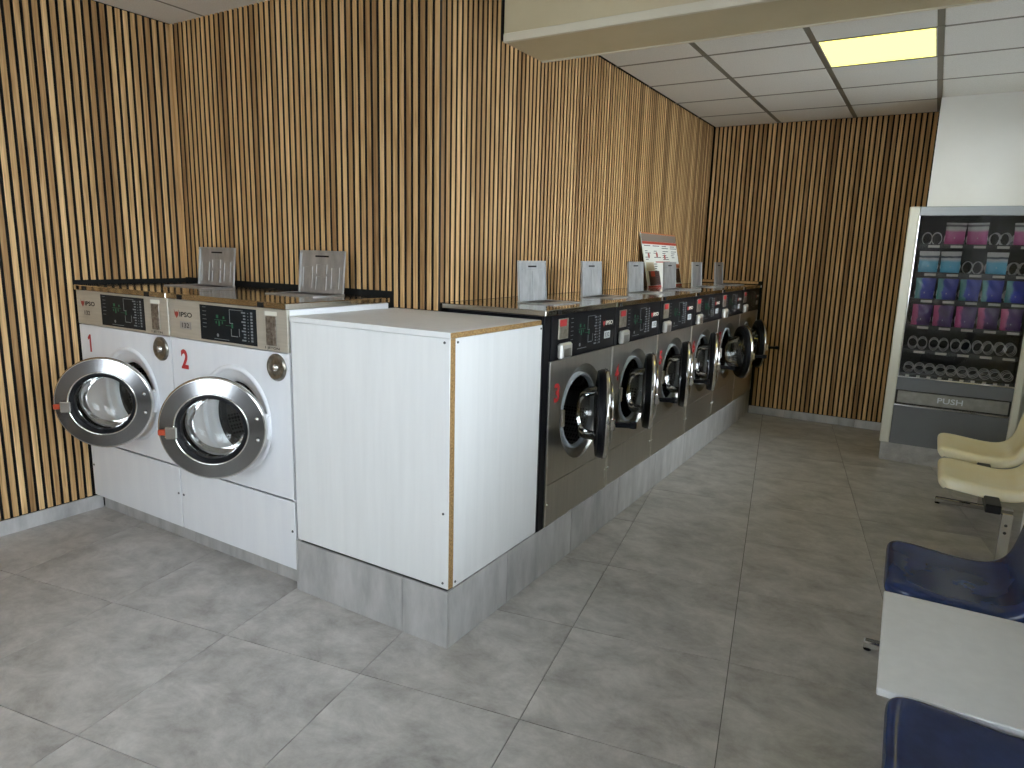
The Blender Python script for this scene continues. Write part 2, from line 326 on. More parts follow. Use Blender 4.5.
# ================================================================== SETTING
# ---- floor: tile grid turned 10.1 degrees against the walls
T0 = Vector((-1.936, -0.605)); EX = Vector((0.98450318, 0.17536673)); EY = Vector((-0.17536673, 0.98450318))
floor = struct('floor', MB().box(XL - 0.2, XALC + 0.2, YFRONT - 0.2, 5.1, -0.12, -0.004), 'grout', 'grey concrete-look tiled floor laid askew to the walls', 'floor')
def clip(poly, a, b, c):   # keep a*x+b*y<=c
    out = []
    for i in range(len(poly)):
        p, q = poly[i], poly[(i + 1) % len(poly)]; dp = a * p[0] + b * p[1] - c; dq = a * q[0] + b * q[1] - c
        if dp <= 0: out.append(p)
        if dp * dq < 0:
            t = dp / (dp - dq); out.append((p[0] + t * (q[0] - p[0]), p[1] + t * (q[1] - p[1])))
    return out
G = 0.0016
for i in range(-4, 9):
    for j in range(-8, 10):
        pts = []
        for a, b in ((0, 0), (1, 0), (1, 1), (0, 1)):
            p = T0 + EX * (i * 0.6 + (G if a == 0 else 0.6 - G)) + EY * (j * 0.6 + (G if b == 0 else 0.6 - G)); pts.append((p.x, p.y))
        full = pts
        for (a, b, c) in ((-1, 0, 2.45), (1, 0, XALC), (0, -1, -YFRONT), (0, 1, 4.84)): pts = clip(pts, a, b, c) if len(pts) > 2 else pts
        if len(pts) < 3: continue
        if all(x < -0.03 and y > 0.09 for x, y in pts): continue      # under the washers
        if all(x > XRIGHT + 0.02 and y < 1.68 for x, y in pts): continue
        cx = sum(p[0] for p in pts) / len(pts); cy = sum(p[1] for p in pts) / len(pts)
        mb = MB().prism([(x - cx, y - cy) for x, y in pts], -0.009, 0.0 - random.random() * 0.0004)
        part('floor_tile', mb, 'tile', floor, loc=(cx, cy, 0))

# ---- slatted walls
PITCH = 0.04; SW = 0.0258; SD = 0.012
def slat_mb(h):
    w = SW / 2; c = 0.0015
    return MB().prism([(-w, 0.006), (-w, -SD + c), (-w + c, -SD), (w - c, -SD), (w, -SD + c), (w, 0.006)], 0, h)
def slat_mesh(h):
    # oak veneer on the face and its eased edges, black board sides
    if ('slat', h) not in CACHE:
        me = slat_mb(h).mesh('slat'); me.materials.append(M['oak']); me.materials.append(M['slat_side'])
        for p in me.polygons: p.material_index = 0 if p.normal.y < -0.3 or abs(p.normal.z) > 0.9 else 1
        CACHE[('slat', h)] = me
    return CACHE[('slat', h)]
def slats(wall, pos, rz, z0, z1):
    h = round(z1 - z0, 3)
    for (x, y) in pos:
        o = raw('slat', slat_mesh(h), None, wall, (x, y, z0)); o.rotation_euler = (0, 0, rz)
fl = SD
wl = struct('wall_left', MB().box(XL - 0.15, XL - fl, YFRONT, 0.9, 0, 2.72), 'felt', 'left wall clad in vertical oak slats on black felt', 'wall')
slats(wl, [(XL - fl, -0.054 - PITCH * k) for k in range(-1, 88) if -0.054 - PITCH * k > YFRONT + 0.03], PI / 2, 0.078, ZC)
slats(wl, [(XL - fl, -0.054 + PITCH * k) for k in range(2, 18) if -0.054 + PITCH * k < YB - 0.005], PI / 2, 1.262, ZC)
wb = struct('wall_back', MB().box(XL - fl, XR_ROW - fl, YB + fl, YB + 0.15, 0, 2.72), 'felt', 'slatted oak wall behind the two white washers', 'wall')
xs = [-1.075 + PITCH * k for k in range(-40, 16)]
slats(wb, [(x, YB + fl) for x in xs if XL + 0.012 < x < -0.80], 0, 1.268, ZC)
slats(wb, [(x, YB + fl) for x in xs if -0.80 <= x < XR_ROW], 0, 1.193, ZC)
ws = struct('wall_side', MB().box(XR_ROW - 0.15, XR_ROW - fl, YB + 0.15, 5.0, 0, 2.72), 'felt', 'long slatted oak wall behind the row of steel washers', 'wall')
ys = [0.676 + PITCH * k for k in range(0, 106)]
BY0, BY1, BZ = 1.16, 1.545, 2.475
slats(ws, [(XR_ROW - fl, y) for y in ys if y < BY0 - 0.01 or BY1 + 0.01 < y < YF - 0.015], PI / 2, 1.2295, ZC)
slats(ws, [(XR_ROW - fl, y) for y in ys if BY0 - 0.01 <= y <= BY1 + 0.01], PI / 2, 1.2295, BZ)
wf = struct('wall_far', MB().box(XR_ROW - 0.15, XALC + 0.15, YF + fl, YF + 0.15, 0, 2.72), 'felt', 'far wall clad in vertical oak slats', 'wall')
slats(wf, [(XR_ROW + 0.03 + PITCH * k, YF + fl) for k in range(0, 14)], 0, 1.262, ZC)
slats(wf, [(XR_ROW + 0.03 + PITCH * k, YF + fl) for k in range(14, 47) if XR_ROW + 0.03 + PITCH * k < 1.30], 0, 0.075, ZC)
# white walls
struct('wall_alcove', MB().box(1.272, XALC, 4.305, YF + fl - 0.001, 0, ZC), 'wall_white', 'plain white wall above and behind the vending machine', 'wall')
def wall_with_opening(mb, axis, a0, a1, t0, t1, op):
    # wall along an axis from a0 to a1, thickness t0..t1, one opening (o0, o1, z0, z1)
    B = (lambda p, q, z0, z1: mb.box(p, q, t0, t1, z0, z1)) if axis == 'x' else (lambda p, q, z0, z1: mb.box(t0, t1, p, q, z0, z1))
    B(a0, op[0], 0, 2.72); B(op[1], a1, 0, 2.72); B(op[0], op[1], 0, op[2]); B(op[0], op[1], op[3], 2.72); return mb
def window(name, label, axis, op, t, panes):
    w = 0.05; f = MB(); h = 0.03
    def B(mb, p, q, z0, z1, hh): return mb.box(p, q, t - hh, t + hh, z0, z1) if axis == 'x' else mb.box(t - hh, t + hh, p, q, z0, z1)
    B(f, op[0], op[1], op[2], op[2] + w, h); B(f, op[0], op[1], op[3] - w, op[3], h)
    step = (op[1] - op[0] - w) / panes
    for k in range(panes + 1): B(f, op[0] + step * k, op[0] + step * k + w, op[2] + w, op[3] - w, h)
    o = struct(name, f, 'window_frame', label, 'window')
    for k in range(panes): part('pane', B(MB(), op[0] + step * k + w, op[0] + step * (k + 1), op[2] + w, op[3] - w, 0.002), 'window_glass', o)
mb = wall_with_opening(MB(), 'y', YFRONT, 1.7, XRIGHT, XRIGHT + 0.2, RW); wall_with_opening(mb, 'y', 1.7, 5.0, XALC, XALC + 0.2, AW); mb.box(XRIGHT + 0.2, XALC + 0.2, 1.5, 1.7, 0, 2.72)
struct('wall_right', mb, 'wall_white', 'white right-hand wall behind the seats', 'wall')
mb = wall_with_opening(MB(), 'x', XL - 0.15, XRIGHT + 0.2, YFRONT - 0.2, YFRONT, FW)
struct('wall_front', mb, 'wall_white', 'street front wall with a wide shop window', 'wall')
window('window_1', 'wide shop window in the street front', 'x', FW, YFRONT - 0.1, 2)
window('window_2', 'window band over the blue seats in the right-hand wall', 'y', RW, XRIGHT + 0.1, 4)
window('window_3', 'window over the cream seats in the right-hand wall', 'y', AW, XALC + 0.1, 2)
struct('pavement', MB().box(-14, 16, -16, YFRONT - 0.2, -0.2, -0.1).box(XALC + 0.2, 16, YFRONT - 0.2, 10, -0.2, -0.1), 'pavement', 'pavement outside the shop window', 'pavement')

# ---- ceiling: mineral tiles in a metal grid, a cream beam, one lit panel
ceil = struct('ceiling', MB().box(XL - 0.15, XALC + 0.15, YFRONT - 0.2, 5.0, ZC + 0.018, ZC + 0.12), 'tbar', 'suspended ceiling of pale square tiles', 'ceiling')
def ceiling_zone(xls, yls, bw, bh, skip=()):
    for a in range(len(xls) - 1):
        for b in range(len(yls) - 1):
            if (a, b) in skip: continue
            x0, x1, y0, y1 = xls[a] + bw, xls[a + 1] - bw, yls[b] + bh, yls[b + 1] - bh
            if x1 - x0 < 0.01 or y1 - y0 < 0.01: continue
            cx, cy = (x0 + x1) / 2, (y0 + y1) / 2
            part('ceiling_tile', MB().bbox(x0 - cx, x1 - cx, y0 - cy, y1 - cy, 0, 0.02, 0.003), 'ceiling_tile', ceil, loc=(cx, cy, ZC))
    for x in xls[1:-1]: part('grid_bar', MB().box(x - bw, x + bw, yls[0], yls[-1], ZC + 0.001, ZC + 0.018), 'tbar', ceil)
    for y in yls[1:-1]: part('grid_bar', MB().box(xls[0], xls[-1], y - bh, y + bh, ZC - 0.0006, ZC + 0.0175), 'tbar', ceil)
FX = [XR_ROW, 0.035, 0.648, 1.258, 1.87, XALC]; FY = [1.545, 1.92, 2.52, 3.115, 3.725, 4.335, YF]
ceiling_zone(FX, FY, 0.016, 0.011, skip=((2, 2),))
NX = [XL, -2.145, -1.555, -0.965, -0.375, 0.215, 0.805, 1.395, XALC]; NY = [YFRONT] + [0.08 - 0.6 * k for k in range(6, -1, -1)] + [0.68, BY0]
ceiling_zone(NX, NY, 0.010, 0.010)
def ceiling_light(x0, x1, y0, y1, label):
    cx, cy = (x0 + x1) / 2, (y0 + y1) / 2; a, b = (x1 - x0) / 2, (y1 - y0) / 2
    t = thing('ceiling_light', label, 'light', (cx, cy, ZC))
    part('frame', MB().box(-a, a, -b, -b + 0.008, 0, 0.016).box(-a, a, b - 0.008, b, 0, 0.016).box(-a, -a + 0.008, -b + 0.008, b - 0.008, 0, 0.016).box(a - 0.008, a, -b + 0.008, b - 0.008, 0, 0.016), 'window_frame', t)
    part('diffuser', MB().box(-a + 0.008, a - 0.008, -b + 0.008, b - 0.008, 0.003, 0.014), 'diffuser', t)
ceiling_light(0.664, 1.242, 2.526, 3.109, 'lit square ceiling panel, glowing pale yellow above the aisle')
bm = struct('trim_1', MB().box(XR_ROW - 0.001, XALC, BY0, BY1, BZ, ZC + 0.018), 'cream_paint', 'cream boxed-in ceiling beam', 'beam')
part('edge_strip', MB().bbox(XR_ROW, XALC, BY0 - 0.010, BY0 + 0.012, BZ - 0.004, BZ + 0.036, 0.003), 'cream_trim', bm)
part('edge_strip', MB().bbox(XR_ROW, XALC, BY1 - 0.012, BY1 + 0.004, BZ - 0.006, BZ + 0.012, 0.002), 'cream_trim', bm)

# ---- tiled plinths and skirting
def tiled(root, cuts, along, face, z0, z1, th=0.009):
    for a, b in zip(cuts[:-1], cuts[1:]):
        c = (a + b) / 2; h = (b - a) / 2 - 0.0012
        if along == 'x': part('plinth_tile', MB().bbox(-h, h, 0, th, 0, z1 - z0, 0.001), 'tile_wall', root, loc=(c, face, z0))
        else: part('plinth_tile', MB().bbox(-th, 0, -h, h, 0, z1 - z0, 0.001), 'tile_wall', root, loc=(face, c, z0))
pl = struct('trim_2', MB().box(-0.80, -0.0095, 0.0095, 0.6, 0, 0.222).box(XR_ROW, -0.0095, 0.65, 4.84, 0, 0.222), 'grout', 'tall grey tiled plinth under the white box and steel washers', 'plinth')
tiled(pl, [-0.80, -0.218, -0.0003], 'x', 0.0, 0, 0.229)
tiled(pl, [0.0093, 0.42, 1.02, 1.62, 2.22, 2.82, 3.42, 4.02, 4.62, 4.838], 'y', 0.0, 0, 0.229)
part('side_tile', MB().box(-0.809, -0.8005, 0.0, 0.6, 0, 0.229), 'tile_wall', pl)
pw = struct('trim_3', MB().box(XL, -0.81, 0.061, 0.6, 0, 0.084), 'grout', 'low recessed tiled plinth under the white washers', 'plinth')
tiled(pw, [XL + 0.02, -2.2, -1.6, -1.0, -0.8105], 'x', 0.05, 0, 0.088)
sk = struct('baseboard_left', MB().box(XL - fl, XL + 0.004, YFRONT, 0.05, 0, 0.07), 'grout', 'grey tile skirting along the left slat wall', 'skirting')
tiled(sk, [YFRONT + 0.02, -2.95, -2.35, -1.75, -1.15, -0.55, 0.049], 'y', XL + 0.0135, 0, 0.076)
sf = struct('baseboard_far', MB().box(0.001, 1.27, YF - 0.004, YF + fl, 0, 0.068), 'grout', 'grey tile skirting along the far slat wall', 'skirting')
tiled(sf, [0.002, 0.33, 0.93, 1.27], 'x', YF - 0.0135, 0, 0.073)

# ================================================================== WASHERS
DOORR = 0.217
def make_door(parent, W, hx, hz, ang, white):
    """open porthole door; origin on the hinge line, ring reaches towards -x, outside faces -y"""
    R = DOORR; cx = -R - 0.004
    d = part('door', lambda: MB().turned([(R - 0.004, 0.004), (R, 0.002), (R, -0.008), (R - 0.006, -0.017), (0.150, -0.030), (0.146, -0.029), (0.146, 0.004), (R - 0.004, 0.004)], cx, 0, 64),
             'ring_steel', parent, key='door_ring', loc=(hx, -0.035 if white else -0.012, hz)); d.rotation_euler = (0, 0, ang)
    part('rim_edge', lambda: MB().lathe([(R + 0.0015, 0.002), (R + 0.0022, -0.004), (R, -0.0105), (R - 0.006, -0.0178), (R - 0.009, -0.0168)], cx, 0, 64), 'chrome', d, key='rim_edge')
    part('inner_rim', lambda: MB().lathe([(0.1525, -0.0288), (0.1515, -0.0335), (0.147, -0.0335), (0.1445, -0.027)], cx, 0, 56), 'chrome', d, key='inner_rim')
    part('gasket', lambda: MB().turned([(0.1455, -0.029), (0.138, -0.030), (0.132, -0.026), (0.127, -0.019), (0.127, 0.010), (0.135, 0.016), (0.1455, 0.012)], cx, 0, 56), 'rubber', d, key='gasket')
    part('inner_cover', lambda: MB().turned([(0.202, 0.0045), (0.186, 0.018), (0.160, 0.022), (0.143, 0.0165)] if white else [(R - 0.004, 0.0045), (R - 0.004, 0.016), (0.206, 0.034), (0.165, 0.040), (0.150, 0.032), (0.143, 0.0165)], cx, 0, 56), 'white_enamel' if white else 'black_plastic', d, key=('inner_cover', white))
    part('glass_bowl', lambda: MB().lathe([(0.133, 0.012), (0.131, 0.045), (0.126, 0.085), (0.117, 0.112), (0.100, 0.124), (0.05, 0.130), (0.001, 0.132)], cx, 0, 56), 'bowl_glass', d, key='glass_bowl')
    part('front_glass', lambda: MB().lathe([(0.1268, -0.016), (0.06, -0.018), (0.001, -0.0185)], cx, 0, 56), 'glass', d, key='front_glass')
    for s in (-1, 1):
        part('bolt', lambda: MB().lathe([(0.009, 0), (0.008, -0.005), (0.0005, -0.007)], 0, 0, 14), 'chrome', d, key='door_bolt', loc=(cx + 0.183, -0.0265, s * 0.045))
    part('hinge', lambda: MB().bbox(-0.012, 0.012, 0.0, 0.022, -0.045, 0.045, 0.004).cyl((0, 0.008, -0.055), (0, 0.008, 0.055), 0.007), 'white_enamel' if white else 'black_plastic', d, key=('hinge', white), loc=(-0.012, 0.018, 0))
    hb = part('handle', lambda: MB().bbox(-0.022, 0.026, -0.024, 0.006, -0.026, 0.026, 0.005), 'chrome', d, key='handle_body', loc=(cx - R + 0.058, -0.020, -0.012))
    if white:
        part('latch_lever', lambda: MB().bbox(-0.052, -0.0225, -0.014, 0.002, -0.012, 0.012, 0.003), 'orange_red', hb, key='latch_lever')
    else:
        part('pull_lever', lambda: MB().bbox(-0.014, 0.014, -0.115, -0.0245, -0.012, 0.010, 0.004).cyl((0, -0.105, -0.014), (0, -0.105, 0.014), 0.017), 'black_plastic', hb, key='pull_lever')
    return d

def screw(parent, x, y, z, r=0.006, mat='screw'):
    part('screw', lambda: MB().lathe([(r, 0), (r * 0.8, -0.003), (0.0004, -0.0035)], 0, 0, 10), mat, parent, key=('screw', r, mat), loc=(x, y, z))

def drum(parent, cx, cz, D):
    t = part('drum', lambda: MB().lathe([(0.150 if D > 0.43 else 0.172, 0.06 if D > 0.43 else 0.034), (0.235, 0.075), (0.235, D), (0.02, D)], 0, 0, 56), 'drum', parent, key=('drum', D), loc=(cx, 0, cz))
    for k in range(3):
        a = 0.5 + k * 2 * PI / 3; c, s = math.cos(a), math.sin(a)
        mb = MB(); w = 0.02
        P = lambda rr, off, y: (rr * c - off * s, y, rr * s + off * c)
        mb.add([P(0.234, -w, 0.09), P(0.234, w, 0.09), P(0.185, 0, 0.09), P(0.234, -w, D - 0.02), P(0.234, w, D - 0.02), P(0.185, 0, D - 0.02)], [(0, 1, 2), (3, 5, 4), (0, 2, 5, 3), (2, 1, 4, 5), (1, 0, 3, 4)])
        part('lifter', mb, 'steel', t, key=('lifter', D, k))

def flap(parent, cx, y, z, w, h, lean, white):
    """open soap-box lid: flat frame on the top, hinged plate standing behind it"""
    part('soap_box_frame', lambda: MB().box(-w / 2 - .012, w / 2 + .012, -0.20, -0.185, 0, 0.004).box(-w / 2 - .012, -w / 2, -0.185, -0.004, 0, 0.004).box(w / 2, w / 2 + .012, -0.185, -0.004, 0, 0.004)
         .box(-w / 2, w / 2, -0.185, -0.10, 0, 0.0025), 'alu', parent, key=('flapframe', w), loc=(cx, y, z + 0.0005))
    part('soap_box', lambda: MB().box(-w / 2, w / 2, -0.0995, -0.006, 0, 0.002), 'black_plastic', parent, key=('soapbox', w), loc=(cx, y, z + 0.0005))
    def fm():
        mb = MB().bbox(-w / 2, w / 2, -0.004, 0.004, 0, h, 0.002)
        mb.box(-w / 2, w / 2, -0.009, -0.004, h - 0.010, h - 0.001).box(-w / 2, -w / 2 + 0.006, -0.009, -0.004, 0, h - 0.011).box(w / 2 - 0.006, w / 2, -0.009, -0.004, 0, h - 0.011)
        return mb
    f = part('soap_lid', fm, 'alu', parent, key=('flap', w, h), loc=(cx, y, z + 0.003)); f.rotation_euler = (-lean, 0, 0)
    part('grip_slot', lambda: MB().box(-w * 0.15, w * 0.15, -0.0052, -0.0042, h - 0.032, h - 0.024), 'rubber', f, key=('gripslot', w, h))
    def ribs():
        mb = MB()
        if white:
            for x0, x1, z0, z1 in ((-.42, -.20, .12, .62), (-.12, .12, .08, .40), (-.12, .12, .46, .68), (.22, .40, .12, .62)):
                x0, x1, z0, z1 = x0 * w, x1 * w, z0 * h, z1 * h; t = 0.0035
                mb.box(x0, x0 + t, -0.0065, -0.0042, z0, z1).box(x1 - t, x1, -0.0065, -0.0042, z0, z1).box(x0 + t, x1 - t, -0.0065, -0.0042, z1 - t, z1)
        else:
            mb.box(-0.002, 0.002, -0.006, -0.0042, 0.02, h * 0.75); mb.box(-w * .36, w * .36, -0.006, -0.0042, h * 0.78, h * 0.795)
        return mb
    part('ribs', ribs, 'alu', f, key=('ribs', w, h, white))
    part('lid_hinge', lambda: MB().cyl((-w / 2, 0, 0), (w / 2, 0, 0), 0.005, 8), 'steel', f, key=('lidhinge', w), loc=(0, 0.002, 0.002))

def logo(parent, x, z, w, white):
    """the small emblem and the maker's letters"""
    y = -0.0034 if white else -0.0046
    e = w * 0.27
    mb = MB(); mb.add([(0, 0, e * .55), (e * .22, 0, e * .15), (e * .5, 0, e * .25), (e * .78, 0, e * .15), (e, 0, e * .55), (e * .88, 0, -e * .2), (e * .5, 0, -e * .62), (e * .12, 0, -e * .2)], [(0, 7, 6, 5, 4, 3, 2, 1)])
    part('emblem', mb, 'logo_red' if white else 'red', parent, key=('emblem', w), loc=(x, y, z))
    text('maker_lettering', 'IPSO', w * 0.17, w * 0.70, 'print_dark' if white else 'white_label', parent, (x + w * 0.65, y - 0.0002, z - w * 0.02), 0.03)

def display_print(x0, x1, z0, z1):
    w, h = x1 - x0, z1 - z0
    X = lambda a: x0 + a * w
    Z = lambda a: z0 + a * h
    wm, gm = MB(), MB(); rnd = random.Random(3)
    for k in range(6): wm.box(X(.05), X(.11 + .02 * rnd.random()), 0, .0004, Z(.93 - k * .115), Z(.945 - k * .115))
    for (a, b, c, d) in ((.54, .548, .55, .93), (.54, .78, .925, .94), (.54, .60, .545, .56), (.56, .568, .20, .40), (.56, .68, .185, .205), (.70, .708, .20, .42), (.25, .52, .055, .072)): wm.box(X(a), X(b), 0, .0004, Z(c), Z(d))
    for k in range(10):
        z = .86 - k * .085
        wm.box(X(.78 if k % 3 else .75), X(.82), 0, .0004, Z(z), Z(z + .04)); wm.box(X(.855), X(.87), 0, .0004, Z(z), Z(z + .025)); wm.box(X(.905), X(.94), 0, .0004, Z(z), Z(z + .055))
    wm.lathe([(h * .05, 0.0), (0.0003, 0.0)], X(.32), Z(.17), 12, False)
    for (a, b, c, d) in ((.27, .48, .60, .615), (.30, .34, .66, .75), (.42, .45, .65, .72), (.34, .365, .44, .58), (.40, .42, .50, .58), (.29, .31, .50, .57), (.47, .60, .47, .485), (.57, .60, .42, .55)): gm.box(X(a), X(b), 0, .0004, Z(c), Z(d))
    return wm, gm

WW = 0.8125
def white_washer(k, number, label, ang):
    t = thing('washing_machine', label, 'washer', (-2.432 + WW * k, 0.005, 0.088), group='white coin washers')
    z = lambda v: v - 0.088
    W, D = WW - 0.009, 0.60
    cx, cz = 0.445, 0.714
    # casing: sides, back, top/bottom (front is its own set of panels)
    part('casing', lambda: MB().box(0.0, 0.02, 0.012, D, 0, z(1.212)).box(W - 0.02, W, 0.012, D, 0, z(1.212)).box(0.02, W - 0.02, D - 0.02, D, 0, z(1.212)).box(0.02, W - 0.02, 0.012, D - 0.02, 0, 0.02), 'white_enamel', t, key='w_casing')
    def front():
        mb = MB(); mb.holed(0.0, W, z(0.406), z(1.033), cx, z(cz), 0.214, 0.0)
        mb.lathe([(0.214, 0.0), (0.208, 0.003), (0.186, 0.007), (0.163, 0.014), (0.158, 0.045)], cx, z(cz), 48)
        mb.box(0.0, W, 0.0005, 0.011, z(0.406), z(0.415)).box(0.0, W, 0.0005, 0.011, z(1.02), z(1.033)).box(0, 0.012, 0.0005, 0.011, z(0.415), z(1.02)).box(W - 0.012, W, 0.0005, 0.011, z(0.415), z(1.02))
        return mb
    part('front_panel', front, 'white_enamel', t, key='w_front')
    part('porthole_bezel', lambda: MB().lathe([(0.238, -0.0006), (0.235, -0.008), (0.226, -0.011), (0.216, -0.008), (0.211, 0.002)], cx, z(cz), 56), 'white_enamel', t, key='w_bezel')
    part('porthole_seal', lambda: MB().lathe([(0.1582, 0.046), (0.1572, 0.024), (0.152, 0.022), (0.149, 0.04), (0.149, 0.06)], cx, z(cz), 48), 'rubber', t, key='w_seal')
    drum(t, cx, z(cz), 0.45)
    part('lower_panel', lambda: MB().bbox(0.0, W, 0.0, 0.012, 0.0, z(0.396), 0.002), 'white_enamel', t, key='w_lower')
    for x in (0.016, W - 0.016): screw(t, x, 0.0, z(0.262))
    cp = part('control_panel', lambda: MB().bbox(0.0, W, -0.003, 0.012, z(1.037), z(1.212), 0.002), 'champagne', t, key='w_panel')
    y = -0.0032
    part('display', lambda: MB().box(0.235, 0.615, -0.0045, -0.003, z(1.048), z(1.202)), 'dark_overlay', cp, key='w_display')
    wm, gm = display_print(0.235, 0.615, z(1.048), z(1.202))
    part('display_print', wm, 'print_grey', cp, key='w_pw', loc=(0, -0.0052, 0))['kind'] = 'stuff'; part('display_print', gm, 'print_green', cp, key='w_pg', loc=(0, -0.0052, 0))['kind'] = 'stuff'
    part('coin_slot', lambda: MB().bbox(0.676, 0.738, -0.008, -0.003, z(1.060), z(1.182), 0.002).box(0.684, 0.730, -0.0095, -0.0082, z(1.116), z(1.122)).box(0.690, 0.700, -0.0095, -0.0082, z(1.07), z(1.105)).box(0.714, 0.724, -0.0095, -0.0082, z(1.07), z(1.105)), 'coin_brown', cp, key='w_coin')
    part('price_label', lambda: MB().box(0.670, 0.742, -0.0042, -0.003, z(1.185), z(1.201)), 'white_label', cp, key='w_pl')
    text('coin_lettering', '1 JETON', 0.0135, 0.088, 'print_dark', cp, (0.708, y - 0.0004, z(1.0482)), 0.025)
    logo(cp, 0.04, z(1.150), 0.135, True)
    if k == 1: part('size_plate', lambda: MB().box(0.082, 0.166, -0.004, -0.003, z(1.082), z(1.116)), 'alu', cp, key='w_sizeplate')
    text('size_number', '132', 0.022, 0.052, 'print_dark', cp, (0.124 if k else 0.098, y - 0.0012, z(1.099)), 0.01)
    lk = part('coin_lock', lambda: MB().lathe([(0.0575, 0.0), (0.0575, -0.006), (0.050, -0.012), (0.044, -0.010), (0.036, -0.004), (0.030, -0.006), (0.0005, -0.007)], 0, 0, 36), 'lock_steel', t, key='w_lock', loc=(0.729, -0.0005, z(0.971)))
    part('lock_core', lambda: MB().lathe([(0.016, -0.006), (0.014, -0.016), (0.0005, -0.018)], 0, 0, 20).box(-0.002, 0.002, -0.019, -0.0178, -0.009, 0.009), 'chrome', lk, key='w_core')
    if number == '1':
        part('machine_number', MB().add([(0.088, 0, z(0.894)), (0.104, 0, z(0.894)), (0.104, 0, z(0.986)), (0.091, 0, z(0.986)), (0.074, 0, z(0.970)), (0.074, 0, z(0.954)), (0.088, 0, z(0.964))], [(0, 1, 2, 3, 6), (3, 4, 5, 6)]), 'red', t, loc=(0, -0.0015, 0))
    else: text('machine_number', number, 0.092, 0.054, 'red', t, (0.096, -0.0015, z(0.940)), 0.035)
    make_door(t, W, 0.701, z(cz), ang, True)
    tp = part('steel_top', lambda: MB().bbox(-0.002, W + 0.002, -0.012, 0.612, z(1.2135), z(1.240), 0.003), 'top_steel', t, key='w_top')
    for x in (0.10, 0.655): part('top_clip', lambda: MB().box(-0.016, 0.016, -0.0155, -0.0122, 0, 0.020), 'rubber', tp, key='top_clip', loc=(x, 0, z(1.216)))
    flap(t, 0.455, 0.505, z(1.240), 0.305, 0.207, 0.10, True)
    return t
white_washer(0, '1', 'white front-loading coin washer with red number 1, beside the left slat wall', math.radians(41.6))
white_washer(1, '2', 'white front-loading coin washer with red number 2, beside the white box', math.radians(37))

